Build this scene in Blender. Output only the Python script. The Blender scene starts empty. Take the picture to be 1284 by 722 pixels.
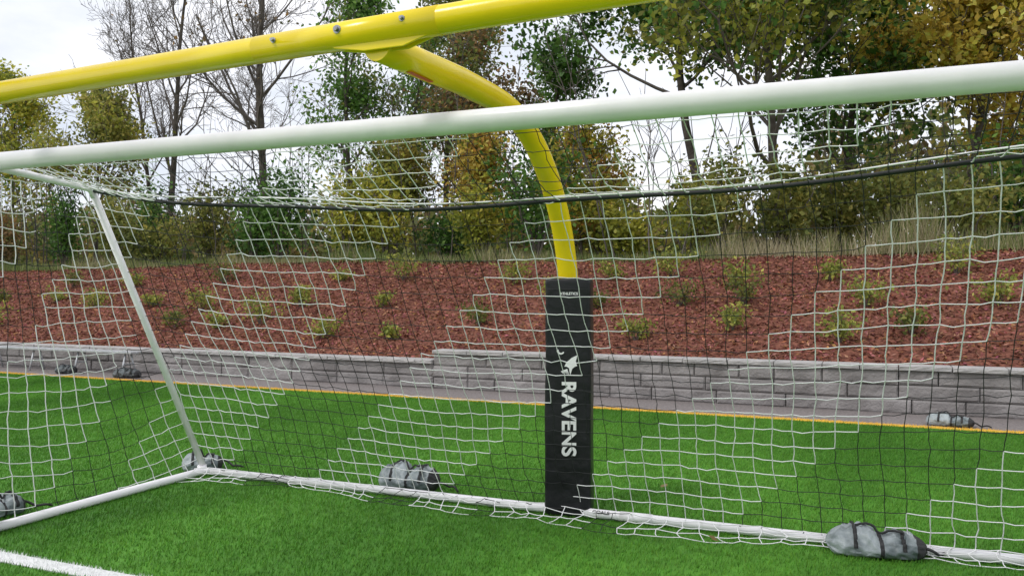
import bpy, math, random
import numpy as np
from mathutils import Vector, Matrix, noise
R = math.radians
rng = np.random.default_rng(7)
random.seed(7)
sc = bpy.context.scene
COL = sc.collection

# ------------------------------------------------------------------ helpers
def link(o, parent=None):
    COL.objects.link(o)
    if parent is not None:
        o.parent = parent
    return o

def empty(name):
    e = bpy.data.objects.new(name, None)
    e.empty_display_size = 0.2
    return link(e)

def build(name, V, F, mats, cols=None, midx=None, parent=None, smooth=False):
    V = np.asarray(V, dtype=np.float32); F = np.asarray(F, dtype=np.int32)
    me = bpy.data.meshes.new(name)
    k = F.shape[1]; m = F.shape[0]
    me.vertices.add(len(V)); me.vertices.foreach_set("co", V.ravel())
    me.loops.add(m*k); me.loops.foreach_set("vertex_index", F.ravel())
    me.polygons.add(m)
    me.polygons.foreach_set("loop_start", np.arange(0, m*k, k, dtype=np.int32))
    me.polygons.foreach_set("loop_total", np.full(m, k, dtype=np.int32))
    if midx is not None:
        me.polygons.foreach_set("material_index", np.asarray(midx, dtype=np.int32))
    me.polygons.foreach_set("use_smooth", np.full(m, smooth, dtype=bool))
    me.update(calc_edges=True)
    if cols is not None:
        a = me.attributes.new("Col", 'FLOAT_COLOR', 'POINT')
        c = np.ones((len(V), 4), dtype=np.float32); c[:, :3] = cols
        a.data.foreach_set("color", c.ravel())
    for mt in (mats if isinstance(mats, (list, tuple)) else [mats]):
        me.materials.append(mt)
    return link(bpy.data.objects.new(name, me), parent)

def pyd(name, verts, faces, mats, parent=None, smooth=False, midx=None):
    me = bpy.data.meshes.new(name)
    me.from_pydata([tuple(v) for v in verts], [], faces)
    for mt in (mats if isinstance(mats, (list, tuple)) else [mats]):
        me.materials.append(mt)
    if midx is not None:
        for p, i in zip(me.polygons, midx): p.material_index = i
    for p in me.polygons: p.use_smooth = smooth
    me.update()
    return link(bpy.data.objects.new(name, me), parent)

def tube_arrays(P, rad, n=8):
    P = np.asarray(P, float); rad = np.broadcast_to(np.asarray(rad, float), (len(P),))
    T = np.gradient(P, axis=0)
    T /= (np.linalg.norm(T, axis=1, keepdims=True)+1e-9)
    ref = np.array([0, 0, 1.0]) if abs(T[:, 2]).mean() < 0.8 else np.array([1.0, 0, 0])
    A = np.cross(T, ref); A /= (np.linalg.norm(A, axis=1, keepdims=True)+1e-9)
    B = np.cross(T, A)
    th = np.linspace(0, 2*np.pi, n, endpoint=False)
    V = (P[:, None, :] + rad[:, None, None]*(np.cos(th)[None, :, None]*A[:, None, :] + np.sin(th)[None, :, None]*B[:, None, :])).reshape(-1, 3)
    i = np.arange(len(P)-1)[:, None]; j = np.arange(n)[None, :]; j2 = (j+1) % n
    F = np.stack([i*n+j, i*n+j2, (i+1)*n+j2, (i+1)*n+j], -1).reshape(-1, 4)
    return V, F

class Acc:
    def __init__(s): s.V = []; s.F = []; s.n = 0; s.M = []
    def add(s, V, F, m=0):
        s.V.append(V); s.F.append(F+s.n); s.n += len(V); s.M.append(np.full(len(F), m))
    def out(s, name, mats, parent=None, smooth=True):
        return build(name, np.concatenate(s.V), np.concatenate(s.F), mats, midx=np.concatenate(s.M), parent=parent, smooth=smooth)

def tube(name, P, rad, mat, parent=None, n=24, caps=True):
    V, F = tube_arrays(P, rad, n)
    faces = [tuple(f) for f in F.tolist()]
    if caps:
        faces.append(tuple(range(n))[::-1]); L = len(V)
        faces.append(tuple(range(L-n, L)))
    o = pyd(name, V, faces, mat, parent)
    for p in o.data.polygons: p.use_smooth = len(p.vertices) == 4
    return o

def box(name, c, s, mat, parent=None, rotz=0, bevel=0.0):
    x, y, z = [q/2 for q in s]
    v = [(-x,-y,-z),(x,-y,-z),(x,y,-z),(-x,y,-z),(-x,-y,z),(x,-y,z),(x,y,z),(-x,y,z)]
    f = [(0,3,2,1),(4,5,6,7),(0,1,5,4),(1,2,6,5),(2,3,7,6),(3,0,4,7)]
    o = pyd(name, v, f, mat, parent)
    o.location = c; o.rotation_euler = (0, 0, rotz)
    if bevel:
        m = o.modifiers.new("bevel", 'BEVEL'); m.width = bevel; m.segments = 2
    return o

# ------------------------------------------------------------------ materials
def newmat(name):
    m = bpy.data.materials.new(name); m.use_nodes = True
    nt = m.node_tree; b = nt.nodes["Principled BSDF"]
    return m, nt, b
def N(nt, t, **kw):
    n = nt.nodes.new(t)
    for k, v in kw.items(): setattr(n, k, v)
    return n
def mat(name, c1, c2=None, scale=5, rough=0.6, bump=0.0, bscale=None, metal=0, detail=6, spec=None, lo=0.35, hi=0.65, coords='Object'):
    m, nt, b = newmat(name); L = nt.links
    b.inputs['Roughness'].default_value = rough
    b.inputs['Metallic'].default_value = metal
    if spec is not None: b.inputs['Specular IOR Level'].default_value = spec
    tc = N(nt, 'ShaderNodeTexCoord')
    if c2 is None: c2 = [q*0.85 for q in c1]
    nz = N(nt, 'ShaderNodeTexNoise'); nz.inputs['Scale'].default_value = scale; nz.inputs['Detail'].default_value = detail
    L.new(tc.outputs[coords], nz.inputs['Vector'])
    r = N(nt, 'ShaderNodeValToRGB')
    r.color_ramp.elements[0].position = lo; r.color_ramp.elements[1].position = hi
    r.color_ramp.elements[0].color = (*c1, 1); r.color_ramp.elements[1].color = (*c2, 1)
    L.new(nz.outputs['Fac'], r.inputs['Fac']); L.new(r.outputs['Color'], b.inputs['Base Color'])
    if bump:
        n2 = N(nt, 'ShaderNodeTexNoise'); n2.inputs['Scale'].default_value = bscale or scale*4; n2.inputs['Detail'].default_value = 5
        L.new(tc.outputs[coords], n2.inputs['Vector'])
        bp = N(nt, 'ShaderNodeBump'); bp.inputs['Strength'].default_value = bump; bp.inputs['Distance'].default_value = 0.02
        L.new(n2.outputs['Fac'], bp.inputs['Height']); L.new(bp.outputs['Normal'], b.inputs['Normal'])
    return m

def attrmat(name, rough=0.6, trans=0.0, spec=0.3):
    m, nt, b = newmat(name); L = nt.links
    a = N(nt, 'ShaderNodeAttribute'); a.attribute_name = "Col"
    b.inputs['Roughness'].default_value = rough
    b.inputs['Specular IOR Level'].default_value = spec
    L.new(a.outputs['Color'], b.inputs['Base Color'])
    if trans:
        t = N(nt, 'ShaderNodeBsdfTranslucent'); mx = N(nt, 'ShaderNodeMixShader'); mx.inputs[0].default_value = trans
        L.new(a.outputs['Color'], t.inputs['Color'])
        out = nt.nodes['Material Output']
        L.new(b.outputs[0], mx.inputs[1]); L.new(t.outputs[0], mx.inputs[2]); L.new(mx.outputs[0], out.inputs['Surface'])
    return m

WHITE_Y, WHITE_W = 3.44, 0.13
YEL_Y, YEL_W = 10.70, 0.15
def turfmat(name, use_attr):
    m, nt, b = newmat(name); L = nt.links
    g = N(nt, 'ShaderNodeNewGeometry')
    b.inputs['Roughness'].default_value = 0.55
    b.inputs['Specular IOR Level'].default_value = 0.15
    n1 = N(nt, 'ShaderNodeTexNoise'); n1.inputs['Scale'].default_value = 0.55; n1.inputs['Detail'].default_value = 3
    mp = N(nt, 'ShaderNodeMapping'); mp.inputs['Rotation'].default_value = (0, 0, R(35)); mp.inputs['Scale'].default_value = (1.0, 0.35, 1)
    L.new(g.outputs['Position'], mp.inputs['Vector']); L.new(mp.outputs[0], n1.inputs['Vector'])
    n2 = N(nt, 'ShaderNodeTexNoise'); n2.inputs['Scale'].default_value = 9; n2.inputs['Detail'].default_value = 8; n2.inputs['Roughness'].default_value = 0.7
    L.new(g.outputs['Position'], n2.inputs['Vector'])
    r1 = N(nt, 'ShaderNodeValToRGB')
    r1.color_ramp.elements[0].position = 0.38; r1.color_ramp.elements[1].position = 0.62
    r1.color_ramp.elements[0].color = (0.058, 0.180, 0.018, 1); r1.color_ramp.elements[1].color = (0.098, 0.270, 0.030, 1)
    L.new(n1.outputs['Fac'], r1.inputs['Fac'])
    mr = N(nt, 'ShaderNodeMapRange'); mr.inputs[1].default_value = 0.3; mr.inputs[2].default_value = 0.7
    mr.inputs[3].default_value = 0.75; mr.inputs[4].default_value = 1.22
    L.new(n2.outputs['Fac'], mr.inputs[0])
    vm = N(nt, 'ShaderNodeVectorMath', operation='SCALE'); L.new(r1.outputs[0], vm.inputs[0]); L.new(mr.outputs[0], vm.inputs['Scale'])
    col = vm.outputs[0]
    if use_attr:
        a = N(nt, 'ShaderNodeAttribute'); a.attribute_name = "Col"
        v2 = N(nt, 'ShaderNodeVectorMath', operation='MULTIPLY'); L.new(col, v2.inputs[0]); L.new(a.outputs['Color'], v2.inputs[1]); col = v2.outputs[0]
    sep = N(nt, 'ShaderNodeSeparateXYZ'); L.new(g.outputs['Position'], sep.inputs[0])
    for yc, w, c in ((WHITE_Y, WHITE_W, (0.80, 0.81, 0.80, 1)), (YEL_Y, YEL_W, (0.80, 0.50, 0.06, 1))):
        cmpn = N(nt, 'ShaderNodeMath', operation='COMPARE'); cmpn.inputs[1].default_value = yc; cmpn.inputs[2].default_value = w/2
        L.new(sep.outputs['Y'], cmpn.inputs[0])
        mx = N(nt, 'ShaderNodeMix', data_type='RGBA'); L.new(cmpn.outputs[0], mx.inputs['Factor']); L.new(col, mx.inputs[6]); mx.inputs[7].default_value = c
        col = mx.outputs[2]
    L.new(col, b.inputs['Base Color'])
    return m

M_turf = turfmat("turf", False); M_blade = turfmat("turf_blades", True)
M_ground = mat("dirt_grass", (0.06, 0.09, 0.03), (0.12, 0.10, 0.05), 0.8, 0.9, 0.5, 8)
M_asph = mat("asphalt", (0.16, 0.14, 0.135), (0.25, 0.22, 0.21), 30, 0.9, 0.5, 120)
M_white = mat("white_paint", (0.87, 0.85, 0.87), (0.80, 0.785, 0.80), 6, 0.3, 0.03, 60)
M_yel = mat("yellow_paint", (0.95, 0.71, 0.008), (0.90, 0.655, 0.008), 5, 0.24, 0.03, 40)
M_twW = mat("white_twine", (0.88, 0.87, 0.88), (0.80, 0.79, 0.80), 8, 0.7)
M_twB = mat("black_twine", (0.012, 0.013, 0.014), (0.02, 0.02, 0.022), 8, 0.7)
M_vinyl = mat("black_vinyl", (0.009, 0.009, 0.011), (0.015, 0.015, 0.018), 3, 0.40, 0.8, 6, spec=0.3)
M_letter = mat("white_vinyl_print", (0.80, 0.80, 0.80), (0.72, 0.72, 0.72), 10, 0.5)
M_grey = mat("grey_bag_vinyl", (0.34, 0.38, 0.39), (0.10, 0.125, 0.13), 6, 0.38, 0.9, 18, lo=0.42, hi=0.62)
M_dark = mat("dark_bag_vinyl", (0.10, 0.12, 0.125), (0.03, 0.035, 0.038), 6, 0.45, 0.9, 18)
M_strap = mat("black_webbing", (0.015, 0.015, 0.017), (0.03, 0.03, 0.03), 30, 0.7, 0.3, 100)
M_steel = mat("galvanised_steel", (0.45, 0.46, 0.47), (0.30, 0.31, 0.32), 20, 0.35, 0.05, 80, metal=0.9)
M_alu = mat("aluminium", (0.52, 0.53, 0.55), (0.40, 0.41, 0.43), 10, 0.45, 0.05, 60, metal=0.4)
M_orange = mat("orange_sticker", (0.75, 0.12, 0.02), (0.6, 0.1, 0.02), 10, 0.5)
M_block = mat("split_face_block", (0.19, 0.176, 0.172), (0.32, 0.30, 0.295), 2.2, 0.92, 0.9, 30)
M_cap = mat("cap_stone", (0.45, 0.43, 0.42), (0.34, 0.33, 0.325), 5, 0.9, 0.5, 40)
M_joint = mat("wall_joint", (0.030, 0.028, 0.027), (0.045, 0.043, 0.04), 9, 0.95)
M_bark = mat("bark", (0.060, 0.048, 0.040), (0.12, 0.10, 0.085), 6, 0.95, 0.8, 20)
M_twig = mat("twig_bark", (0.10, 0.082, 0.075), (0.17, 0.145, 0.13), 2, 0.95)
M_leaf = attrmat("leaves", 0.5, 0.45)
M_dry = attrmat("dry_grass", 0.8, 0.25)
M_chip = attrmat("mulch_chips", 0.9, 0, 0.15)
M_mulch = mat("mulch", (0.095, 0.038, 0.027), (0.25, 0.102, 0.070), 14, 0.95, 1.0, 40, spec=0.1)

# ------------------------------------------------------------------ ground
def sheet(name, x0, x1, y0, y1, z, m):
    return pyd(name, [(x0,y0,z),(x1,y0,z),(x1,y1,z),(x0,y1,z)], [(0,1,2,3)], m)
sheet("ground", -500, 500, -500, 500, 0.0, M_ground)
sheet("turf_field", -80, 60, -60, 10.78, 0.004, M_turf)
sheet("pavement", -80, 60, 10.78, 11.9, 0.006, M_asph)
sheet("white_goal_line", -30, 25, WHITE_Y-WHITE_W/2, WHITE_Y+WHITE_W/2, 0.009, M_letter)
M_yl = mat("yellow_line_paint", (0.80, 0.50, 0.06), (0.68, 0.43, 0.06), 20, 0.8)
sheet("yellow_boundary_line", -80, 60, YEL_Y-YEL_W/2, YEL_Y+YEL_W/2, 0.009, M_yl)

tg = empty("turf_grass")
tiles = []
for t in range(3):
    nb = 24000
    S = 2.0
    px = rng.random(nb)*S; py = rng.random(nb)*S
    h = rng.uniform(0.018, 0.034, nb); w = rng.uniform(0.0016, 0.003, nb)
    a = rng.random(nb)*2*np.pi; l = rng.uniform(0.004, 0.020, nb); la = rng.normal(0.8, 1.2, nb)
    base = np.stack([px, py, np.zeros(nb)], 1)
    dx = np.stack([np.cos(a)*w, np.sin(a)*w, np.zeros(nb)], 1)
    tip = base + np.stack([np.cos(la)*l, np.sin(la)*l, h], 1)
    V = np.stack([base-dx, base+dx, tip], 1).reshape(-1, 3)
    F = np.arange(nb*3).reshape(-1, 3)
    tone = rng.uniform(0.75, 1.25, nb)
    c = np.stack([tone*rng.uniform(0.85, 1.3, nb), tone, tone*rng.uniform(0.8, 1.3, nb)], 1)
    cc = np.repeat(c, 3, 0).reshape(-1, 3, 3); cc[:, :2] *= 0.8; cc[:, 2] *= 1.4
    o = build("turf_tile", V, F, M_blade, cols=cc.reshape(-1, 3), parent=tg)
    tiles.append(o.data)
    bpy.data.objects.remove(o)
for ix in range(-9, 3):
    for iy in range(4):
        o = bpy.data.objects.new("turf_tile", tiles[(ix*3+iy*5) % 3]); link(o, tg)
        o.location = (ix*2.0, 2.76+iy*2.0, 0.004)

# ------------------------------------------------------------------ soccer goal
XL, XR = -5.25, 2.07
YF, YK, YB = 3.70, 4.50, 5.62
ZT, ZK = 2.385, 2.29
goal = empty("soccer_goal")
tube("crossbar", [(XL, YF, ZT), (XR, YF, ZT)], 0.056, M_white, goal, 40)
for i, X in enumerate((XL, XR)):
    tube(f"post_{i}", [(X, YF, 0.0), (X, YF, ZT+0.05)], 0.056, M_white, goal, 32)
    tube(f"top_side_bar_{i}", [(X, YF+0.05, ZT-0.02), (X, YK-0.03, ZK+0.01), (X, YK, ZK-0.01), (X, YK+0.02, ZK-0.05)], 0.024, M_white, goal, 16)
    tube(f"back_strut_{i}", [(X, YK+0.005, ZK-0.01), (X, YB, 0.05)], 0.027, M_white, goal, 20)
    tube(f"ground_side_bar_{i}", [(X, YF+0.05, 0.04), (X, YB-0.09, 0.04), (X+(0.02 if i == 0 else -0.02), YB-0.03, 0.04), (X+(0.08 if i == 0 else -0.08), YB, 0.04)], 0.031, M_white, goal, 20)
    tube(f"corner_sleeve_{i}", [(X, YB-0.015, 0.0), (X, YB-0.03, 0.09)], 0.038, M_white, goal, 20)
tube("ground_back_bar", [(XL+0.05, YB, 0.04), (XR-0.05, YB, 0.04)], 0.031, M_white, goal, 24)
tube("bar_joint_sleeve", [(-1.62, YB, 0.04), (-1.40, YB, 0.04)], 0.0345, M_white, goal, 24)
def rope_z(x):
    u = np.clip((x-XL)/(XR-XL), 0, 1)**0.8
    return ZK-0.01 - 0.22*(4*u*(1-u))**1.3 + 0.010*np.sin(x*3.1)
xs = np.linspace(XL, XR, 60)
tube("net_top_rope", np.stack([xs, np.full(60, YK), rope_z(xs)], 1), 0.012, M_twB, goal, 8)
tube("net_white_cord", np.stack([xs, np.full(60, YK-0.05)+0.02*np.sin(xs*2.1), rope_z(xs)+0.03+0.02*np.sin(xs*1.3)], 1), 0.005, M_twW, goal, 6)

def sn(x, y, s=0.0):
    return (np.sin(x*1.7+y*2.3+s)+np.sin(x*3.9-y*1.9+s*2.1)*0.6+np.sin(x*0.7+y*5.1+s*.7)*0.5+np.sin(x*8.3+y*6.7+s)*0.25)/2.0

segs = {0: [], 1: []}
def net_grid(P, mask_fn, sag=0.005):
    ni, nj = P.shape[:2]
    def emit(a, b, m):
        mid = (a+b)/2 + np.array([rng.normal(0, .003), rng.normal(0, .003), -abs(rng.normal(0, sag))])
        segs[m].append((a, mid)); segs[m].append((mid, b))
    for i in range(ni):
        for j in range(nj):
            m = 0 if mask_fn(i, j) else 1
            if i+1 < ni: emit(P[i, j], P[i+1, j], m)
            if j+1 < nj: emit(P[i, j], P[i, j+1], m)
CELL = 0.12
ni = 62
xi = np.linspace(XL, XR, ni)
roof_n, back_n, skirt_n = 7, 21, 4
nj = roof_n+back_n+skirt_n
P = np.zeros((ni, nj, 3))
for i, x in enumerate(xi):
    rz = float(rope_z(x))
    edge = min(1, (x-XL)/0.8, (XR-x)/0.8); edge = max(edge, 0)
    for j in range(nj):
        if j < roof_n:
            t = j/roof_n
            y = YF+0.03 + t*(YK-YF-0.03); z = (ZT+0.03)*(1-t)+rz*t - 0.07*math.sin(math.pi*t)*edge
            xx = x
            z += 0.02*sn(x*1.0, y*2)*edge*math.sin(math.pi*t)
        elif j < roof_n+back_n:
            t = (j-roof_n)/(back_n-1)
            y = YK + (YB-YK)*(t**0.93) + edge*0.10*math.sin(math.pi*t)*(0.6+0.7*sn(x*0.6, 1.0))
            z = rz*(1-t)+0.06*t - 0.03*math.sin(math.pi*t)
            z += 0.035*sn(x*0.6, t*1.8, 4)*math.sin(math.pi*t)
            xx = x + 0.05*sn(x*0.5, t*2.5, 1.0)*math.sin(math.pi*t)
            y += 0.02*sn(x*1.4, t*4, 2)*math.sin(math.pi*t)
        else:
            t = (j-roof_n-back_n+1)/skirt_n
            amp = 0.12+0.22*max(0, sn(x*0.8, 0.5, 3)+0.5)
            y = YB - t*amp; z = 0.075*(1-t)+0.015+0.02*abs(sn(x*4, t*6))
            xx = x + 0.05*sn(x*2.4, t*2, 7)
        P[i, j] = (xx+rng.normal(0, .004), y+rng.normal(0, .004), z+rng.normal(0, .004))
WB = 10
def band(i, j):
    if j >= roof_n+back_n: return (i*0.12 + 0.9*sn(i*0.12, 0.3)) % 2.0 < 1.5
    return ((i + j + 200 + OFF) % 17) < WB
i0 = (-2.0-XL)/CELL; j0 = roof_n+7
OFF = int(round(5.0-(i0 + j0)-200)) % 17
net_grid(P, band)
for X in (XL, XR):
    nr, nc = 22, 12
    Q = np.zeros((nc, nr, 3))
    for a in range(nc):
        for b_ in range(nr):
            t = b_/(nr-1); z = 0.05+(1-t)*(2.30-0.05)
            ys = YK + (YB-YK)*(1-(z-0.05)/(ZK-0.05)) if z < ZK else YK
            u = a/(nc-1)
            y = YF+0.03+u*(ys-YF-0.03)
            bow = math.sin(math.pi*u)*math.sin(math.pi*min(1, t*0.9+.05))
            x = X + (1 if X > 0 else -1)*(0.05*bow) + 0.03*sn(y*3, z*2)*bow
            z2 = z - 0.07*math.sin(math.pi*u)*(0.6+sn(z*1.2, 0.4)) * (0.3 if b_ in (0, nr-1) else 1) if b_ < nr-1 else z
            Q[a, b_] = (x, y+0.02*sn(z*3, y*2, 3), max(0.03, z2+rng.normal(0, .006)))
    net_grid(Q, (lambda a, b_: ((a*1.3 + b_ + 3) % 15) < 10))
def seg_mesh(name, S, rad, m):
    S = np.array(S); A = S[:, 0]; B = S[:, 1]
    T = B-A; T /= np.linalg.norm(T, axis=1, keepdims=True)+1e-9
    ref = np.tile(np.array([0.31, 0.52, 0.79]), (len(A), 1))
    U = np.cross(T, ref); U /= np.linalg.norm(U, axis=1, keepdims=True)+1e-9
    W = np.cross(T, U)
    n = 4; th = np.arange(n)*2*np.pi/n
    ring = rad*(np.cos(th)[None, :, None]*U[:, None]+np.sin(th)[None, :, None]*W[:, None])
    V = np.concatenate([A[:, None]+ring, B[:, None]+ring], 1).reshape(-1, 3)
    j = np.arange(n); j2 = (j+1) % n
    f = np.stack([j, j2, j2+n, j+n], 1)
    F = (f[None]+(np.arange(len(A))*2*n)[:, None, None]).reshape(-1, 4)
    build(name, V, F, m, parent=goal, smooth=True)
seg_mesh("net_white_twine", segs[0], 0.0032, M_twW)
seg_mesh("net_black_twine", segs[1], 0.0025, M_twB)
def text_mesh(name, body, width, height, mtx, m, parent, bold=0.0):
    cu = bpy.data.curves.new(name, 'FONT'); cu.body = body; cu.size = 1; cu.offset = bold
    o = bpy.data.objects.new(name, cu); COL.objects.link(o)
    bpy.context.view_layer.update()
    dg = bpy.context.evaluated_depsgraph_get()
    me = bpy.data.meshes.new_from_object(o.evaluated_get(dg))
    bpy.data.objects.remove(o)
    co = np.array([v.co[:] for v in me.vertices]); mn = co.min(0); mx = co.max(0)
    for v in me.vertices:
        v.co.x = (v.co.x-(mn[0]+mx[0])/2)/(mx[0]-mn[0])*width
        v.co.y = (v.co.y-(mn[1]+mx[1])/2)/(mx[1]-mn[1])*height
        v.co.z = 0
    me.transform(mtx); me.materials.clear(); me.materials.append(m)
    return link(bpy.data.objects.new(name, me), parent)
mt = Matrix(((1, 0, 0, -1.75), (0, 0.5, -0.866, YB-0.030), (0, 0.866, 0.5, 0.060), (0, 0, 0, 1)))
text_mesh("maker_label", "GOALS", 0.12, 0.022, mt, M_twB, goal, 0.02)

# ------------------------------------------------------------------ football goalpost
fg = empty("football_goalpost")
GX = -2.02
def cb(x): return (x, 3.28-0.022*(x-GX), 2.738+0.016*(x-GX))
YC, ZC = 3.28, 2.738
tube("crossbar", [cb(GX-2.82), cb(GX+2.82)], 0.063, M_yel, fg, 40)
for i, X in enumerate((GX-2.82, GX+2.82)):
    q = cb(X)
    tube(f"upright_{i}", [(q[0], q[1], q[2]-0.06), (q[0], q[1], q[2]+6.0)], 0.05, M_yel, fg, 24)
gp = [(GX-0.05, YC+0.0, 2.672), (GX-0.03, 3.6, 2.670), (GX, 4.0, 2.668), (GX, 4.33, 2.664)]
cy, cz, rr = 4.42, 1.36, 1.30
for a in np.linspace(88, 3, 22):
    gp.append((GX, cy+rr*math.cos(R(a)), cz+rr*math.sin(R(a))))
gp += [(GX, cy+rr+0.005, 1.25), (GX, cy+rr+0.005, 0.0)]
tube("gooseneck", gp, 0.070, M_yel, fg, 40)
PY = cy+rr
def prism(name, pts2, y0, y1, m, parent):
    n = len(pts2)
    v = [(x, y0, z) for x, z in pts2]+[(x, y1, z) for x, z in pts2]
    f = [tuple(range(n)), tuple(range(2*n-1, n-1, -1))]+[(i, i+n, (i+1) % n+n, (i+1) % n) for i in range(n)]
    o = pyd(name, v, f, m, parent)
    b = o.modifiers.new("bevel", 'BEVEL'); b.width = 0.004; b.segments = 2
    return o
for i, yy in enumerate((YC-0.028, YC+0.020)):
    prism(f"saddle_gusset_{i}", [(-2.32, 2.70), (-2.28, 2.672), (-2.12, 2.645), (-1.92, 2.645), (-1.80, 2.680), (-1.78, 2.70)], yy, yy+0.010, M_yel, fg)
tube("crossbar_sleeve", [cb(-2.74), cb(-1.74)], 0.0645, M_yel, fg, 40)
for i, X in enumerate((-2.60, -2.24, -1.90)):
    q = cb(X); dz = 0.012
    tube(f"bolt_washer_{i}", [(X, q[1]-0.060, q[2]+dz), (X, q[1]-0.069, q[2]+dz)], 0.019 if i == 1 else 0.013, M_steel, fg, 20)
    tube(f"bolt_{i}", [(X, q[1]-0.067, q[2]+dz), (X, q[1]-0.083, q[2]+dz)], 0.011 if i == 1 else 0.008, M_steel, fg, 6)
def patch_on_tube(name, yA, yB, a0, a1, m):
    V = []; n = 6; k = 8
    for i in range(n+1):
        for j in range(k+1):
            y = yA+(yB-yA)*i/n; a = R(a0+(a1-a0)*j/k)
            V.append((GX-0.012+0.0715*math.cos(a), y, 2.669+0.0715*math.sin(a)))
    F = [(i*(k+1)+j, i*(k+1)+j+1, (i+1)*(k+1)+j+1, (i+1)*(k+1)+j) for i in range(n) for j in range(k)]
    pyd(name, V, F, m, fg, True)
patch_on_tube("warning_sticker", 3.50, 3.72, -130, -80, M_orange)

# pad
padp = empty("goalpost_pad"); padp.location = (GX, PY, 0); padp.rotation_euler = (0, 0, R(14))
def pad_mesh():
    w, d = 0.158, 0.15; nz = 90; prof = []
    cr = 0.030; n = 5
    def arc(cx, cy_, a0, a1):
        return [(cx+cr*math.cos(R(a0+(a1-a0)*i/n)), cy_+cr*math.sin(R(a0+(a1-a0)*i/n))) for i in range(n+1)]
    prof += arc(w-cr, -d+cr, -90, 0); prof += arc(w-cr, d-cr, 0, 90); prof += arc(-w+cr, d-cr, 90, 180); prof += arc(-w+cr, -d+cr, 180, 270)
    fr = [(-w+cr + (2*w-2*cr)*i/8, -d) for i in range(1, 8)]
    prof = prof + fr
    V = []; K = len(prof)
    for k_ in range(nz+1):
        z = 0.015+1.635*k_/nz
        t = k_/nz
        for (x, y) in prof:
            nn = noise.noise(Vector((x*9, y*9, z*4)))*0.022+noise.noise(Vector((x*16+4, y*16, z*13)))*0.012
            b = 1+0.010*math.sin(t*9+x*12)+ nn + 0.02*(1-t)
            if k_ in (0, nz): b *= 0.93
            bulge = -0.012*(1-(x/w)**2) if y < -d+0.01 else 0
            by = b if y > -d+0.01 else 1+(b-1)*0.5
            V.append((x*b, y*by+bulge, z))
    F = [(k_*K+i, k_*K+(i+1) % K, (k_+1)*K+(i+1) % K, (k_+1)*K+i) for k_ in range(nz) for i in range(K)]
    F.append(tuple(range(nz*K, nz*K+K))); F.append(tuple(range(K))[::-1])
    return V, F
V, F = pad_mesh()
o = pyd("pad_body", V, F, M_vinyl, padp, True)
for p in o.data.polygons:
    if len(p.vertices) > 4: p.use_smooth = False
for i, z in enumerate((1.575, 0.07)):
    tube(f"hem_seam_{i}", [(-0.14, -0.1675, z), (0, -0.1695, z), (0.14, -0.1675, z)], 0.0025, M_strap, padp, 6)
YFc = -0.1735
def pmat(z, x=0.0, y=YFc):
    return Matrix(((0, 1, 0, x), (0, 0, -1, y), (-1, 0, 0, z), (0, 0, 0, 1)))
text_mesh("team_name", "RAVENS", 0.51, 0.102, pmat(0.685, 0.012), M_letter, padp, 0.032)
text_mesh("pad_label", "ATHLETICS", 0.125, 0.019, Matrix(((1,0,0,0.01),(0,0,-1,YFc),(0,1,0,1.545),(0,0,0,1))), M_letter, padp, 0.03)
def flat(name, pts, m):
    pyd(name, [(x, YFc, z) for x, z in pts], [tuple(range(len(pts)))], m, padp)
flat("bird_logo_wing", [(0.070, 1.125), (0.030, 1.105), (-0.005, 1.075), (-0.02, 1.045), (-0.005, 1.045), (0.012, 1.035), (0.020, 0.985), (0.034, 1.03), (0.052, 1.045), (0.068, 1.05), (0.058, 1.08)], M_letter)
flat("bird_logo_tail", [(0.000, 1.03), (-0.045, 1.012), (-0.030, 0.998), (0.008, 1.008), (0.012, 0.99)], M_letter)
arcp = [(-0.045+0.028*math.cos(R(a)), 1.155+0.028*math.sin(R(a))) for a in range(170, 331, 20)]
arci = [(-0.043+0.017*math.cos(R(a)), 1.157+0.019*math.sin(R(a))) for a in range(330, 169, -20)]
flat("bird_logo_beak", arcp+arci, M_letter)

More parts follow.
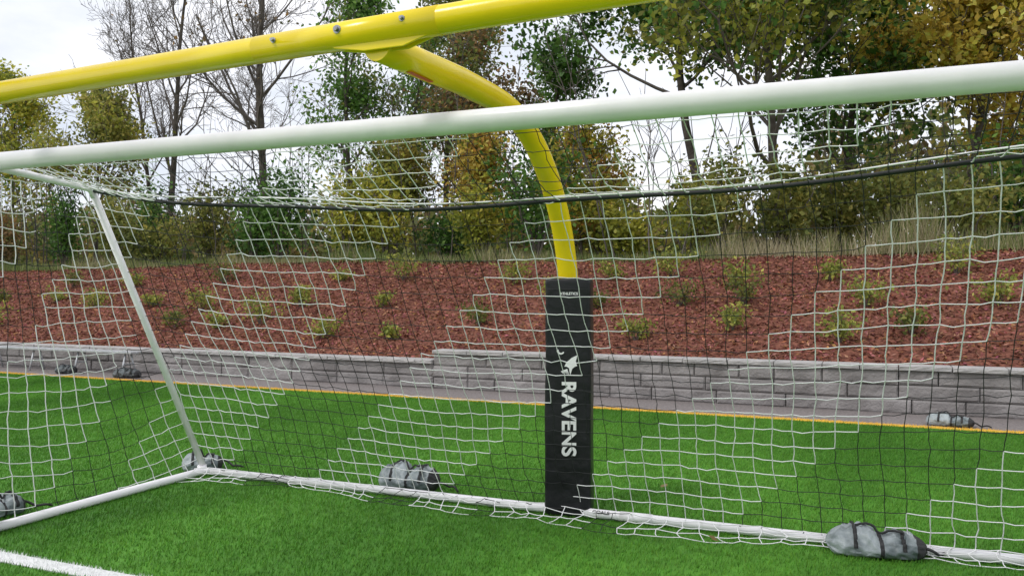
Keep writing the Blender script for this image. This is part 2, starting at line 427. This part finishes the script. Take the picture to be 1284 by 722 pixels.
# ------------------------------------------------------------------ sandbags: two slumped pouches joined by a saddle strap
def sandbag(x, y, L=0.5, rot=0.0, seed=0, H=0.17, W=0.26, m=None):
    e = empty("sandbag"); e.location = (x, y, 0); e.rotation_euler = (0, 0, rot)
    rs = np.random.default_rng(seed+50); ph = rs.random(8)*6
    nu, nv = 72, 44
    V = []
    for i in range(nu+1):
        u = -1+2*i/nu
        au = abs(u)
        wenv = max(0.02, (1-au**7)**0.6 if au < 1 else 0)*(0.92-0.10*au)
        henv = max(0.05, (1-au**3.2)**0.6 if au < 1 else 0)
        side = 1.0 if u < 0 else 0.82+0.1*math.sin(ph[5])
        pinch = 1-0.42*math.exp(-((u-0.08)/0.13)**2)
        for j in range(nv):
            a = 2*math.pi*j/nv
            c, s = math.cos(a), math.sin(a)
            c = math.copysign(abs(c)**0.8, c); s = math.copysign(abs(s)**0.85, s)
            p = Vector((u*L*5+seed*3.1, c*W*7, s*H*9))
            fold = abs(noise.noise(p*1.4))*-0.50+0.14 + noise.noise(p*3.1)*0.16
            zz = H*0.40*(1+s*henv*pinch*side*1.45*(1+fold)) if s > 0 else H*0.40*(1+s*min(1, henv*1.6))
            yy = c*W/2*wenv*(1-0.22*max(0, s))*(1+fold*0.5)
            V.append((u*L/2*(1+0.03*fold), yy, max(0.004, zz)))
    F = [(i*nv+j, i*nv+(j+1) % nv, (i+1)*nv+(j+1) % nv, (i+1)*nv+j) for i in range(nu) for j in range(nv)]
    mi = []
    for i in range(nu):
        u = -1+2*(i+0.5)/nu
        for j in range(nv): mi.append(1 if u > 0.74 or abs(u-0.08) < 0.045 else 0)
    pyd("bag_body", V, F, [m or M_grey, M_strap], e, True, mi)
    for q, u0 in enumerate((-0.42, 0.52)):
        i = int((u0+1)/2*nu)
        ring = [Vector(V[i*nv+j]) for j in range(nv)]
        vv = []; K = nv//2+1
        for dx in (-0.011, 0.011):
            for j in range(K):
                p = ring[j % nv]
                vv.append((p.x+dx, p.y*1.04, p.z+0.005))
        ff = [(j, j+1, K+j+1, K+j) for j in range(K-1)]
        s_ = pyd(f"strap_{q}", vv, ff, M_strap, e, True)
        sm = s_.modifiers.new("thick", 'SOLIDIFY'); sm.thickness = 0.003
    n_ = 18; tt = np.linspace(0, 1, n_)
    hx = (tt-0.45)*0.46*L
    iu = ((hx/(L/2)+1)/2*nu).astype(int)
    topz = np.array([max(V[k*nv+j][2] for j in range(nv)) for k in iu])
    hz = topz+0.004+0.010*np.sin(tt*np.pi)
    tube("handle", np.stack([hx, -0.03+0.03*np.sin(tt*np.pi*1.3+ph[3]), hz], 1), 0.007, M_strap, e, 8)
    tl = np.linspace(0, 1, 14)
    tube("tie_strap", np.stack([L/2*0.85+tl*0.20, -0.02+0.05*np.sin(tl*5+ph[4]), H*0.35*(1-tl)**1.5+0.012+0.02*np.abs(np.sin(tl*6))], 1), 0.009, M_strap, e, 6)
    return e
sandbag(-3.40, 5.86, 0.50, R(8), 1, 0.21, 0.28)
sandbag(-0.03, 5.54, 0.56, R(8), 2, 0.17, 0.34)
sandbag(-5.40, 5.76, 0.34, R(40), 3, 0.16, 0.24)
sandbag(-5.60, 4.02, 0.36, R(80), 4, 0.17, 0.24)
sandbag(0.72, 10.92, 0.50, R(-8), 5, 0.15, 0.25)
sandbag(-13.6, 11.1, 0.42, R(5), 6, 0.16, 0.25, M_dark)
sandbag(-12.0, 11.0, 0.50, R(15), 7, 0.17, 0.28, M_dark)

# ------------------------------------------------------------------ benches
for bx in (-14.1, -18.2):
    e = empty("bench"); e.location = (bx, 11.35, 0)
    box("seat_front_plank", (0, -0.07, 0.41), (3.9, 0.12, 0.035), M_alu, e, bevel=0.005)
    box("seat_rear_plank", (0, 0.07, 0.41), (3.9, 0.12, 0.035), M_alu, e, bevel=0.005)
    for i in range(4):
        lx = -1.75+i*3.5/3
        tube(f"leg_front_{i}", [(lx, -0.16, 0.0), (lx, -0.06, 0.39)], 0.018, M_alu, e, 10)
        tube(f"leg_rear_{i}", [(lx, 0.16, 0.0), (lx, 0.06, 0.39)], 0.018, M_alu, e, 10)
        box(f"cross_brace_{i}", (lx, 0, 0.20), (0.03, 0.22, 0.03), M_alu, e)

# ------------------------------------------------------------------ retaining wall
wall = empty("retaining_wall")
WY = 11.75
def blocks(name, x0, x1, z0, h, nc, m, seed, proud=0.0, lens=(0.45, 0.6, 0.9, 0.9), depth=0.3, ch=0.016):
    rs = random.Random(seed); V = []; F = []
    for c in range(nc):
        x = x0
        while x < x1-0.02:
            l = min(rs.choice(lens), x1-x)
            g = 0.006; off = rs.uniform(-0.014, 0.014)-proud
            a, b_ = x+g, x+l-g; zb, zt = z0+c*h+0.004, z0+(c+1)*h-0.004
            y0 = WY+off
            n = len(V)
            nx = 8; nz_ = 4
            for kz in range(nz_+1):
                for kx in range(nx+1):
                    fx = kx/nx; fz = kz/nz_
                    if kx == 1: fx = 0.03
                    if kx == nx-1: fx = 0.97
                    if kz == 1: fz = 0.14
                    if kz == nz_-1: fz = 0.86
                    xx = a+(b_-a)*fx; zz = zb+(zt-zb)*fz
                    edge = kx in (0, nx) or kz in (0, nz_)
                    yy = y0+(ch if edge else rs.uniform(-0.006, 0.006))
                    V.append((xx, yy, zz))
            K = nx+1
            for kz in range(nz_):
                for kx in range(nx):
                    F.append((n+kz*K+kx, n+kz*K+kx+1, n+(kz+1)*K+kx+1, n+(kz+1)*K+kx))
            m0 = len(V); yb = WY+depth
            V += [(a, yb, zb), (b_, yb, zb), (b_, yb, zt), (a, yb, zt)]
            F.append(tuple([n+kx for kx in range(K)][::-1]+[m0, m0+1]))
            F.append(tuple([n+nz_*K+kx for kx in range(K)]+[m0+2, m0+3]))
            F.append(tuple([n+kz*K for kz in range(nz_+1)]+[m0+3, m0]))
            F.append(tuple([n+kz*K+nx for kz in range(nz_, -1, -1)]+[m0+1, m0+2]))
            F.append((m0+1, m0, m0+3, m0+2))
            x += l
    pyd(name, V, F, m, wall, False)
XS = -6.4
blocks("courses_lower", -34, XS, 0.0, 0.192, 2, M_block, 1)
blocks("cap_lower", -34, XS, 0.384, 0.065, 1, M_cap, 2, 0.035, (0.6, 0.6, 0.45), ch=0.006)
blocks("courses_upper", XS, 22, 0.0, 0.18, 3, M_block, 3)
blocks("cap_upper", XS, 22, 0.54, 0.065, 1, M_cap, 4, 0.035, (0.6, 0.6, 0.45), ch=0.006)
pyd("joint_backing", [(-34, WY+0.05, 0), (22, WY+0.05, 0), (22, WY+0.05, 0.40), (-34, WY+0.05, 0.40)], [(0, 1, 2, 3)], M_joint, wall)
pyd("joint_backing_upper", [(XS, WY+0.05, 0.402), (22, WY+0.05, 0.402), (22, WY+0.05, 0.56), (XS, WY+0.05, 0.56)], [(0, 1, 2, 3)], M_joint, wall)

# ------------------------------------------------------------------ slope and hilltop
def zslope(x, y):
    x = np.asarray(x, float); y = np.asarray(y, float)
    base = np.where(x < XS, 0.41, 0.56)
    t = np.clip((y-12.0)/5.2, 0, 1)
    crest = 2.12+0.05*np.sin(x*0.35)+0.05*np.sin(x*0.11+1)
    t2 = t*0.93+0.07*np.sin(t*np.pi/2)
    z = base+(crest-base)*t2 + 0.03*sn(x*0.8, y*0.9)*np.clip((y-12)/1, 0, 1)
    return z
gx = np.linspace(-60, 40, 401); gy = np.linspace(11.95, 17.6, 40)
GXX, GYY = np.meshgrid(gx, gy, indexing='ij')
Z = zslope(GXX, GYY)+rng.normal(0, 0.012, GXX.shape)
V = np.stack([GXX, GYY, Z], -1).reshape(-1, 3)
n1, n2 = GXX.shape
I, J = np.meshgrid(np.arange(n1-1), np.arange(n2-1), indexing='ij')
F = np.stack([I*n2+J, (I+1)*n2+J, (I+1)*n2+J+1, I*n2+J+1], -1).reshape(-1, 4)
build("mulch_slope", V, F, M_mulch, smooth=True)
gy = np.concatenate([np.linspace(17.3, 30, 20), np.array([40, 60, 120, 300])]); gx = np.linspace(-200, 160, 200)
GXX, GYY = np.meshgrid(gx, gy, indexing='ij')
Z = zslope(GXX, 18+0*GYY)+0.02+0.1*sn(GXX*0.4, GYY*0.4)*np.clip((GYY-18)/3, 0, 1)
V = np.stack([GXX, GYY, Z], -1).reshape(-1, 3); n1, n2 = GXX.shape
I, J = np.meshgrid(np.arange(n1-1), np.arange(n2-1), indexing='ij')
F = np.stack([I*n2+J, (I+1)*n2+J, (I+1)*n2+J+1, I*n2+J+1], -1).reshape(-1, 4)
build("hilltop_terrain", V, F, M_ground, smooth=True)

nC = 80000
cx = rng.uniform(-28, 7, nC); cyy = rng.uniform(12.0, 17.5, nC)
cz_ = zslope(cx, cyy)+rng.uniform(0.0, 0.03, nC)
def quads(C, L, W, U, T):
    return np.stack([C-U*L[:, None]-T*W[:, None]*0.6, C+U*L[:, None]*0.2-T*W[:, None], C+U*L[:, None]+T*W[:, None]*0.3, C-U*L[:, None]*0.1+T*W[:, None]], 1).reshape(-1, 3)
def randdirs(n, flatz=1.0):
    U = rng.normal(0, 1, (n, 3)); U[:, 2] *= flatz; U /= np.linalg.norm(U, axis=1, keepdims=True)
    T = rng.normal(0, 1, (n, 3)); T[:, 2] *= flatz; T = np.cross(U, np.cross(T, U)); T /= np.linalg.norm(T, axis=1, keepdims=True)+1e-9
    return U, T
U, T = randdirs(nC, 0.45)
V = quads(np.stack([cx, cyy, cz_], 1), rng.uniform(.02, .055, nC), rng.uniform(.008, .02, nC), U, T)
tone = rng.uniform(0.35, 1.5, nC)[:, None]*(1+0.25*sn(cx*0.9, cyy*1.4))[:, None]
c = np.array([[0.275, 0.105, 0.073]])*tone*np.stack([np.ones(nC), rng.uniform(.75, 1.5, nC), rng.uniform(.7, 1.5, nC)], 1)
build("mulch_chips", V, np.arange(nC*4).reshape(-1, 4), M_chip, cols=np.repeat(np.clip(c, 0, 1), 4, 0))

# ------------------------------------------------------------------ vegetation
def leafmesh(name, C, size, palette, parent, flatz=1.0, clump=0.6, m=None, gain=1.6):
    n = len(C)
    U, T = randdirs(n, flatz)
    L = rng.uniform(0.6, 1.2, n)*size; W = L*rng.uniform(0.45, 0.75, n)
    V = quads(C, L*0.6, W*0.6, U, T)
    pal = np.array(palette)*gain
    q = sn(C[:, 0]*0.9, C[:, 2]*1.1+C[:, 1]*0.7, len(palette))*clump+rng.normal(0, 0.28, n)
    idx = np.clip(((q+1)/2*len(pal)), 0, len(pal)-1).astype(int)
    col = np.clip(pal[idx]*rng.uniform(0.6, 1.35, n)[:, None], 0, 0.8)
    return build(name, V, np.arange(n*4).reshape(-1, 4), m or M_leaf, cols=np.repeat(col, 4, 0), parent=parent)

def perp(d, ang):
    a = np.cross(d, rng.normal(0, 1, 3)); a /= np.linalg.norm(a)+1e-9
    v = d*math.cos(ang)+a*math.sin(ang); return v/np.linalg.norm(v)

def tree(name, x, y, h, spread=0.34, counts=(15, 6, 4, 2), leaves=9000, leaf=0.13, palette=None, r0=None, ang=(30, 62), tmin=0.28, lean=0.0, seed=1, up=0.12, sig=0.22, twig=0.006, gain=1.6):
    global rng
    keep = rng; rng = np.random.default_rng(seed)
    e = empty(name); zb = float(zslope(x, 18.0))-0.1
    e.location = (x, y, zb)
    A = Acc(); anchors = []
    r0 = r0 or h*0.013
    maxl = len(counts)
    def grow(p, d, L, r, lv):
        n = (9, 6, 5, 4, 3)[lv]
        pts = [p]; dd = d.copy()
        for i in range(n-1):
            dd = dd+rng.normal(0, (0.05, 0.13, 0.18, 0.2, 0.22)[lv], 3)+np.array([0, 0, up if lv else 0.03])
            dd /= np.linalg.norm(dd); pts.append(pts[-1]+dd*L/(n-1))
        pts = np.array(pts); rad = np.linspace(r, r*0.35 if lv else r*0.25, n)
        rad = np.maximum(rad, twig)
        V, F = tube_arrays(pts, rad, (9, 6, 4, 3, 3)[lv]); A.add(V, F, 0 if lv < 1 else 1)
        if lv >= maxl-1: anchors.append(pts)
        if lv < maxl:
            for c_ in range(counts[lv]):
                t = tmin+(1-tmin)*(c_+rng.random())/counts[lv] if lv == 0 else rng.uniform(0.2, 1.0)
                f = t*(n-1); i = min(int(f), n-2); q = pts[i]+(pts[i+1]-pts[i])*(f-i)
                dl = pts[i+1]-pts[i]; dl /= np.linalg.norm(dl)
                if lv == 0:
                    Lc = h*spread*(1.15-0.75*t)*rng.uniform(0.7, 1.25); rc = r*(1-0.7*t)*0.5
                    an = R(rng.uniform(ang[0], ang[1]))*(1.2-0.4*t)
                else:
                    Lc = L*rng.uniform(0.38, 0.62); rc = r*0.5*(1-0.3*t); an = R(rng.uniform(25, 60))
                grow(q, perp(dl, an), Lc, max(rc, twig), lv+1)
    d0 = np.array([lean+rng.normal(0, 0.05), rng.normal(0, 0.05), 1.0]); d0 /= np.linalg.norm(d0)
    grow(np.array([0.0, 0.0, 0.0]), d0, h*0.9, r0, 0)
    A.out("trunk_and_branches", [M_bark, M_twig], e)
    if leaves:
        P = np.concatenate(anchors)
        w = np.clip(0.6+sn(P[:, 0]*1.2+seed, P[:, 2]*1.0+P[:, 1]*0.6, seed), 0.04, 2)
        w /= w.sum()
        C = P[rng.choice(len(P), leaves, p=w)]+rng.normal(0, sig, (leaves, 3))
        C[:, 2] = np.maximum(C[:, 2], 0.2)
        leafmesh("foliage", C, leaf, palette, e, gain=gain)
    rng = keep
    return e

GREEN = [(0.032, 0.075, 0.016), (0.055, 0.12, 0.024), (0.090, 0.175, 0.035), (0.135, 0.225, 0.05)]
OLIVE = [(0.07, 0.085, 0.025), (0.12, 0.14, 0.035), (0.19, 0.19, 0.045), (0.28, 0.24, 0.06)]
YELG = [(0.11, 0.13, 0.025), (0.20, 0.22, 0.035), (0.31, 0.30, 0.045), (0.42, 0.36, 0.06)]
YEL = [(0.27, 0.20, 0.045), (0.40, 0.29, 0.055), (0.50, 0.37, 0.07), (0.52, 0.42, 0.10)]
BROWN = [(0.09, 0.07, 0.035), (0.16, 0.11, 0.055), (0.22, 0.13, 0.05), (0.12, 0.14, 0.045)]

tree("maple_tree", -30.0, 22.0, 7.3, 0.36, palette=YELG+GREEN[2:3], leaves=9500, seed=11)
tree("maple_tree", -25.0, 21.5, 6.4, 0.38, palette=OLIVE+YELG[1:3], leaves=10000, seed=12)
tree("bare_tree", -22.6, 22.5, 11.5, 0.30, counts=(17, 6, 4, 3), leaves=0, ang=(22, 42), seed=13, up=0.10, r0=0.13)
tree("bare_tree", -26.0, 25.5, 11.0, 0.30, counts=(15, 6, 4, 3), leaves=0, ang=(22, 42), seed=14, r0=0.10)
tree("bare_tree", -17.8, 22.0, 12.5, 0.33, counts=(17, 6, 5, 3), leaves=350, palette=BROWN, ang=(25, 48), seed=15, r0=0.15)
tree("bare_tree", -21.5, 26.0, 10.5, 0.30, counts=(14, 6, 4, 2), leaves=0, ang=(25, 45), seed=16, r0=0.10)
tree("ash_tree", -14.8, 22.0, 8.8, 0.28, palette=GREEN[1:]+OLIVE[2:3], leaves=6500, seed=17, leaf=.12, r0=0.10)
tree("ash_tree", -15.6, 26.0, 9.0, 0.28, palette=GREEN[1:], leaves=4500, seed=18, r0=0.10)
tree("ash_tree", -12.3, 23.5, 8.9, 0.28, palette=OLIVE[:3]+GREEN[2:3], leaves=7500, seed=19, leaf=.12, r0=0.11)
tree("ash_tree", -10.9, 22.0, 7.0, 0.30, palette=BROWN+OLIVE[1:3], leaves=6500, seed=20, leaf=.12, r0=0.09)
tree("ash_tree", -8.8, 24.0, 7.9, 0.24, palette=GREEN[1:]+OLIVE[1:2], leaves=4500, seed=21, leaf=.12, r0=0.10)
tree("oak_tree", -4.4, 24.5, 12.5, 0.40, counts=(20, 7, 4, 2), palette=GREEN, leaves=34000, seed=22, tmin=0.42, leaf=.17, sig=0.28, gain=1.4)
tree("oak_tree", -2.3, 21.4, 10.6, 0.42, counts=(20, 7, 4, 2), palette=[GREEN[1], GREEN[2], OLIVE[2], YELG[1], YELG[2], GREEN[2]], leaves=26000, seed=23, tmin=0.22, leaf=.15, sig=0.26, gain=1.45)
tree("oak_tree", -0.9, 26.0, 10.6, 0.34, counts=(18, 7, 4, 2), palette=GREEN+YELG[:1], leaves=18000, seed=24, leaf=.17, sig=0.28, gain=1.4)
tree("maple_tree", 2.0, 24.5, 8.4, 0.42, counts=(18, 7, 4, 2), palette=YEL+YELG[2:3], leaves=23000, seed=25, leaf=.16, sig=0.28)
tree("maple_tree", 4.2, 22.0, 7.2, 0.42, counts=(16, 7, 4, 2), palette=YEL+YELG[2:3], leaves=13000, seed=27, leaf=.15)
tree("maple_tree", 9.0, 24.0, 9.0, 0.40, palette=YELG, leaves=5000, seed=28)
tree("maple_tree", -36.0, 24.0, 8.0, 0.40, palette=OLIVE, leaves=5000, seed=29)
ORG = [(0.36, 0.20, 0.05), (0.44, 0.22, 0.05)]
tree("dogwood_tree", -9.6, 20.2, 3.4, 0.42, counts=(12, 5, 3), palette=YEL+ORG[:1]+YELG[1:3], leaves=5500, seed=31, leaf=.11, tmin=0.15, gain=1.3)
tree("dogwood_tree", -7.0, 20.6, 3.6, 0.42, counts=(12, 5, 3), palette=YELG+ORG, leaves=5500, seed=32, leaf=.11, tmin=0.15, gain=1.3)
tree("dogwood_tree", -12.8, 20.8, 3.6, 0.42, counts=(12, 5, 3), palette=OLIVE+YEL[:1], leaves=5500, seed=33, leaf=.11, tmin=0.15, gain=1.4)

def bush(name, x, y, h, w, palette, n, seed, leaf=0.09, zb=None):
    global rng
    keep = rng; rng = np.random.default_rng(seed)
    e = empty(name); z0 = float(zslope(x, min(y, 18.0))) if zb is None else zb
    e.location = (x, y, z0-0.03)
    A = Acc(); tips = []
    for s in range(9):
        a = rng.random()*6.28; sp = rng.uniform(0.1, 1.0)
        end = np.array([math.cos(a)*w*sp*0.8, math.sin(a)*w*sp*0.8, h*rng.uniform(0.55, 1.0)])
        t = np.linspace(0, 1, 6)[:, None]
        pts = t*end+rng.normal(0, 0.03*h, (6, 3))*t; pts[:, 2] = end[2]*t[:, 0]**0.8
        V, F = tube_arrays(pts, np.linspace(0.012, 0.004, 6)*max(0.5, h), 4); A.add(V, F)
        tips.append(pts[2:])
    A.out("stems", [M_twig], e)
    P = np.concatenate(tips)
    C = P[rng.integers(0, len(P), n)]+rng.normal(0, 1, (n, 3))*np.array([w*0.22, w*0.22, h*0.11])
    C[:, 2] = np.maximum(C[:, 2], 0.02)
    leafmesh("foliage", C, leaf, palette, e, clump=0.5, gain=1.4)
    rng = keep
rs = random.Random(5)
x = -38.0
while x < 12:
    pal = rs.choice([OLIVE, YELG, GREEN, YELG]) if x > -16 else rs.choice([OLIVE, GREEN, BROWN, OLIVE])
    if x > -4: pal = rs.choice([YELG, YEL, OLIVE, GREEN])
    bush("bush", x, rs.uniform(18.6, 21.5), rs.uniform(1.2, 2.9), rs.uniform(0.9, 1.6), pal, 1900, int((x+60)*100), 0.11)
    x += rs.uniform(0.8, 1.5)

# distant woodland mass
nD = 65000
dx_ = rng.uniform(-70, 25, nD); dy_ = rng.uniform(30, 44, nD)
right = np.clip((dx_+4)/4, 0, 1)
top = 3.0+1.7*sn(dx_*0.35, 1.0)+0.9*sn(dx_*1.3, dy_*0.2, 2)+3.0*right
dz_ = 2.0+rng.random(nD)**1.2*np.clip(top, 1.2, 9)
leafmesh("distant_trees", np.stack([dx_, dy_, dz_], 1), 0.36, [(0.05, 0.07, 0.02), (0.07, 0.10, 0.03), (0.13, 0.14, 0.04), (0.15, 0.11, 0.045), (0.24, 0.20, 0.05)], None)
A = Acc()
for i in range(220):
    x0 = rng.uniform(-38, 10); y0 = rng.uniform(19, 28); h = rng.uniform(2, 6.0)
    z0 = 2.0; n = 7; t = np.linspace(0, 1, n)
    lean = rng.normal(0, 0.35, 2)
    pts = np.stack([x0+lean[0]*t*h*0.5+rng.normal(0, .05, n), y0+lean[1]*t*h*0.4, z0+t*h], 1)
    V, F = tube_arrays(pts, np.linspace(0.022, 0.007, n), 4); A.add(V, F)
    for b_ in range(7):
        k_ = rng.integers(2, n-1); l = rng.uniform(0.4, 1.3)
        d = np.array([rng.normal(0, .6), rng.normal(0, .6), 0.8]); d /= np.linalg.norm(d)
        q = pts[k_]+d*l*np.linspace(0, 1, 4)[:, None]+rng.normal(0, .03, (4, 3)); q[0] = pts[k_]
        V, F = tube_arrays(q, np.linspace(0.011, 0.005, 4), 3); A.add(V, F)
A.out("sapling_thicket", [M_twig])

nG = 26000
gxx = rng.uniform(-36, 11, nG); gyy = 17.0+rng.gamma(2.0, 0.55, nG)
gz = zslope(gxx, gyy)
clp = np.clip(sn(gxx*0.9, 0.3), 0, 1)
hh = rng.uniform(0.08, 0.30, nG)*(1+1.3*clp)*np.where(gxx > -3, 1.9, 0.9)
a = rng.random(nG)*6.28; w = 0.008
base = np.stack([gxx, gyy, gz], 1); d = np.stack([np.cos(a)*w, np.sin(a)*w, np.zeros(nG)], 1)
tip = base+np.stack([rng.normal(0, 0.25, nG)*hh, rng.normal(0, 0.25, nG)*hh, hh], 1)
V = np.stack([base-d, base+d, tip], 1).reshape(-1, 3)
pal = np.array([(0.15, 0.21, 0.06), (0.25, 0.27, 0.10), (0.36, 0.31, 0.18), (0.48, 0.42, 0.28)])
q = np.clip(1.4+1.3*sn(gxx*0.6, gyy*0.5, 2)+0.8*(gxx > -3)+rng.normal(0, 0.9, nG), 0, 3).astype(int)
c = pal[q]*rng.uniform(0.7, 1.2, nG)[:, None]
build("tall_grass", V, np.arange(nG*3).reshape(-1, 3), M_dry, cols=np.repeat(c, 3, 0))

SH = [(0.12, 0.15, 0.035), (0.21, 0.24, 0.05), (0.33, 0.32, 0.07), (0.42, 0.36, 0.09)]
kk = 0
for row, (yr, st) in enumerate(((13.0, 1.2), (14.3, 1.35), (15.6, 1.5))):
    x = -24+row*0.5
    while x < 7:
        y = yr+rs.uniform(-0.35, 0.35)
        if rs.random() < 0.85:
            s = rs.uniform(0.75, 1.5)
            bush("shrub", x, y, 0.42*s, 0.36*s, SH if rs.random() < 0.75 else OLIVE, int(280*s), 900+kk, 0.060, float(zslope(x, y)))
        kk += 1; x += st*rs.uniform(0.7, 1.4)

pts = [(-1.55, 6.6), (-0.95, 5.35), (-2.9, 8.2)]
C = np.array([(p[0], p[1], 0.045) for p in pts])
leafmesh("fallen_leaves", C, 0.085, [(0.30, 0.20, 0.10), (0.36, 0.26, 0.12)], None, flatz=0.25, gain=1.2)

# ------------------------------------------------------------------ light
SE, SR = 52, -150
w = bpy.data.worlds.new("World"); sc.world = w; w.use_nodes = True
nt = w.node_tree; L = nt.links; bg = nt.nodes['Background']
sky = N(nt, 'ShaderNodeTexSky'); sky.sky_type = 'NISHITA'; sky.sun_disc = False
sky.sun_elevation = R(SE); sky.sun_rotation = R(SR)
tc = N(nt, 'ShaderNodeTexCoord'); mp = N(nt, 'ShaderNodeMapping'); mp.inputs['Scale'].default_value = (1, 1, 2.6)
nz = N(nt, 'ShaderNodeTexNoise'); nz.inputs['Scale'].default_value = 2.4; nz.inputs['Detail'].default_value = 7; nz.inputs['Roughness'].default_value = 0.55
L.new(tc.outputs['Generated'], mp.inputs[0]); L.new(mp.outputs[0], nz.inputs['Vector'])
cr = N(nt, 'ShaderNodeValToRGB'); cr.color_ramp.elements[0].position = 0.36; cr.color_ramp.elements[1].position = 0.64
cr.color_ramp.elements[0].color = (0.60, 0.65, 0.74, 1); cr.color_ramp.elements[1].color = (1, 0.985, 1, 1)
L.new(nz.outputs['Fac'], cr.inputs['Fac'])
sc_ = N(nt, 'ShaderNodeVectorMath', operation='SCALE'); sc_.inputs['Scale'].default_value = 9.2; L.new(cr.outputs[0], sc_.inputs[0])
mx = N(nt, 'ShaderNodeMix', data_type='RGBA'); mx.inputs['Factor'].default_value = 0.94
L.new(sky.outputs[0], mx.inputs[6]); L.new(sc_.outputs[0], mx.inputs[7]); L.new(mx.outputs[2], bg.inputs['Color'])
bg.inputs['Strength'].default_value = 0.142
sd = bpy.data.lights.new("sun", 'SUN'); sd.energy = 1.5; sd.angle = R(14); sd.color = (1, 0.97, 0.93)
so = link(bpy.data.objects.new("sun", sd))
az = R(SR); dirv = Vector((math.sin(az)*math.cos(R(SE)), math.cos(az)*math.cos(R(SE)), math.sin(R(SE))))
so.rotation_euler = dirv.to_track_quat('Z', 'Y').to_euler()

# ------------------------------------------------------------------ camera
cd = bpy.data.cameras.new("camera"); cd.lens = 30.14; cd.sensor_width = 36; cd.clip_end = 1500; cd.clip_start = 0.05
co = link(bpy.data.objects.new("camera", cd)); co.location = (0, 0, 1.6); co.rotation_euler = (R(89.84), 0, R(23.3))
sc.camera = co
sc.view_settings.view_transform = 'Standard'; sc.view_settings.look = 'None'; sc.view_settings.exposure = 0
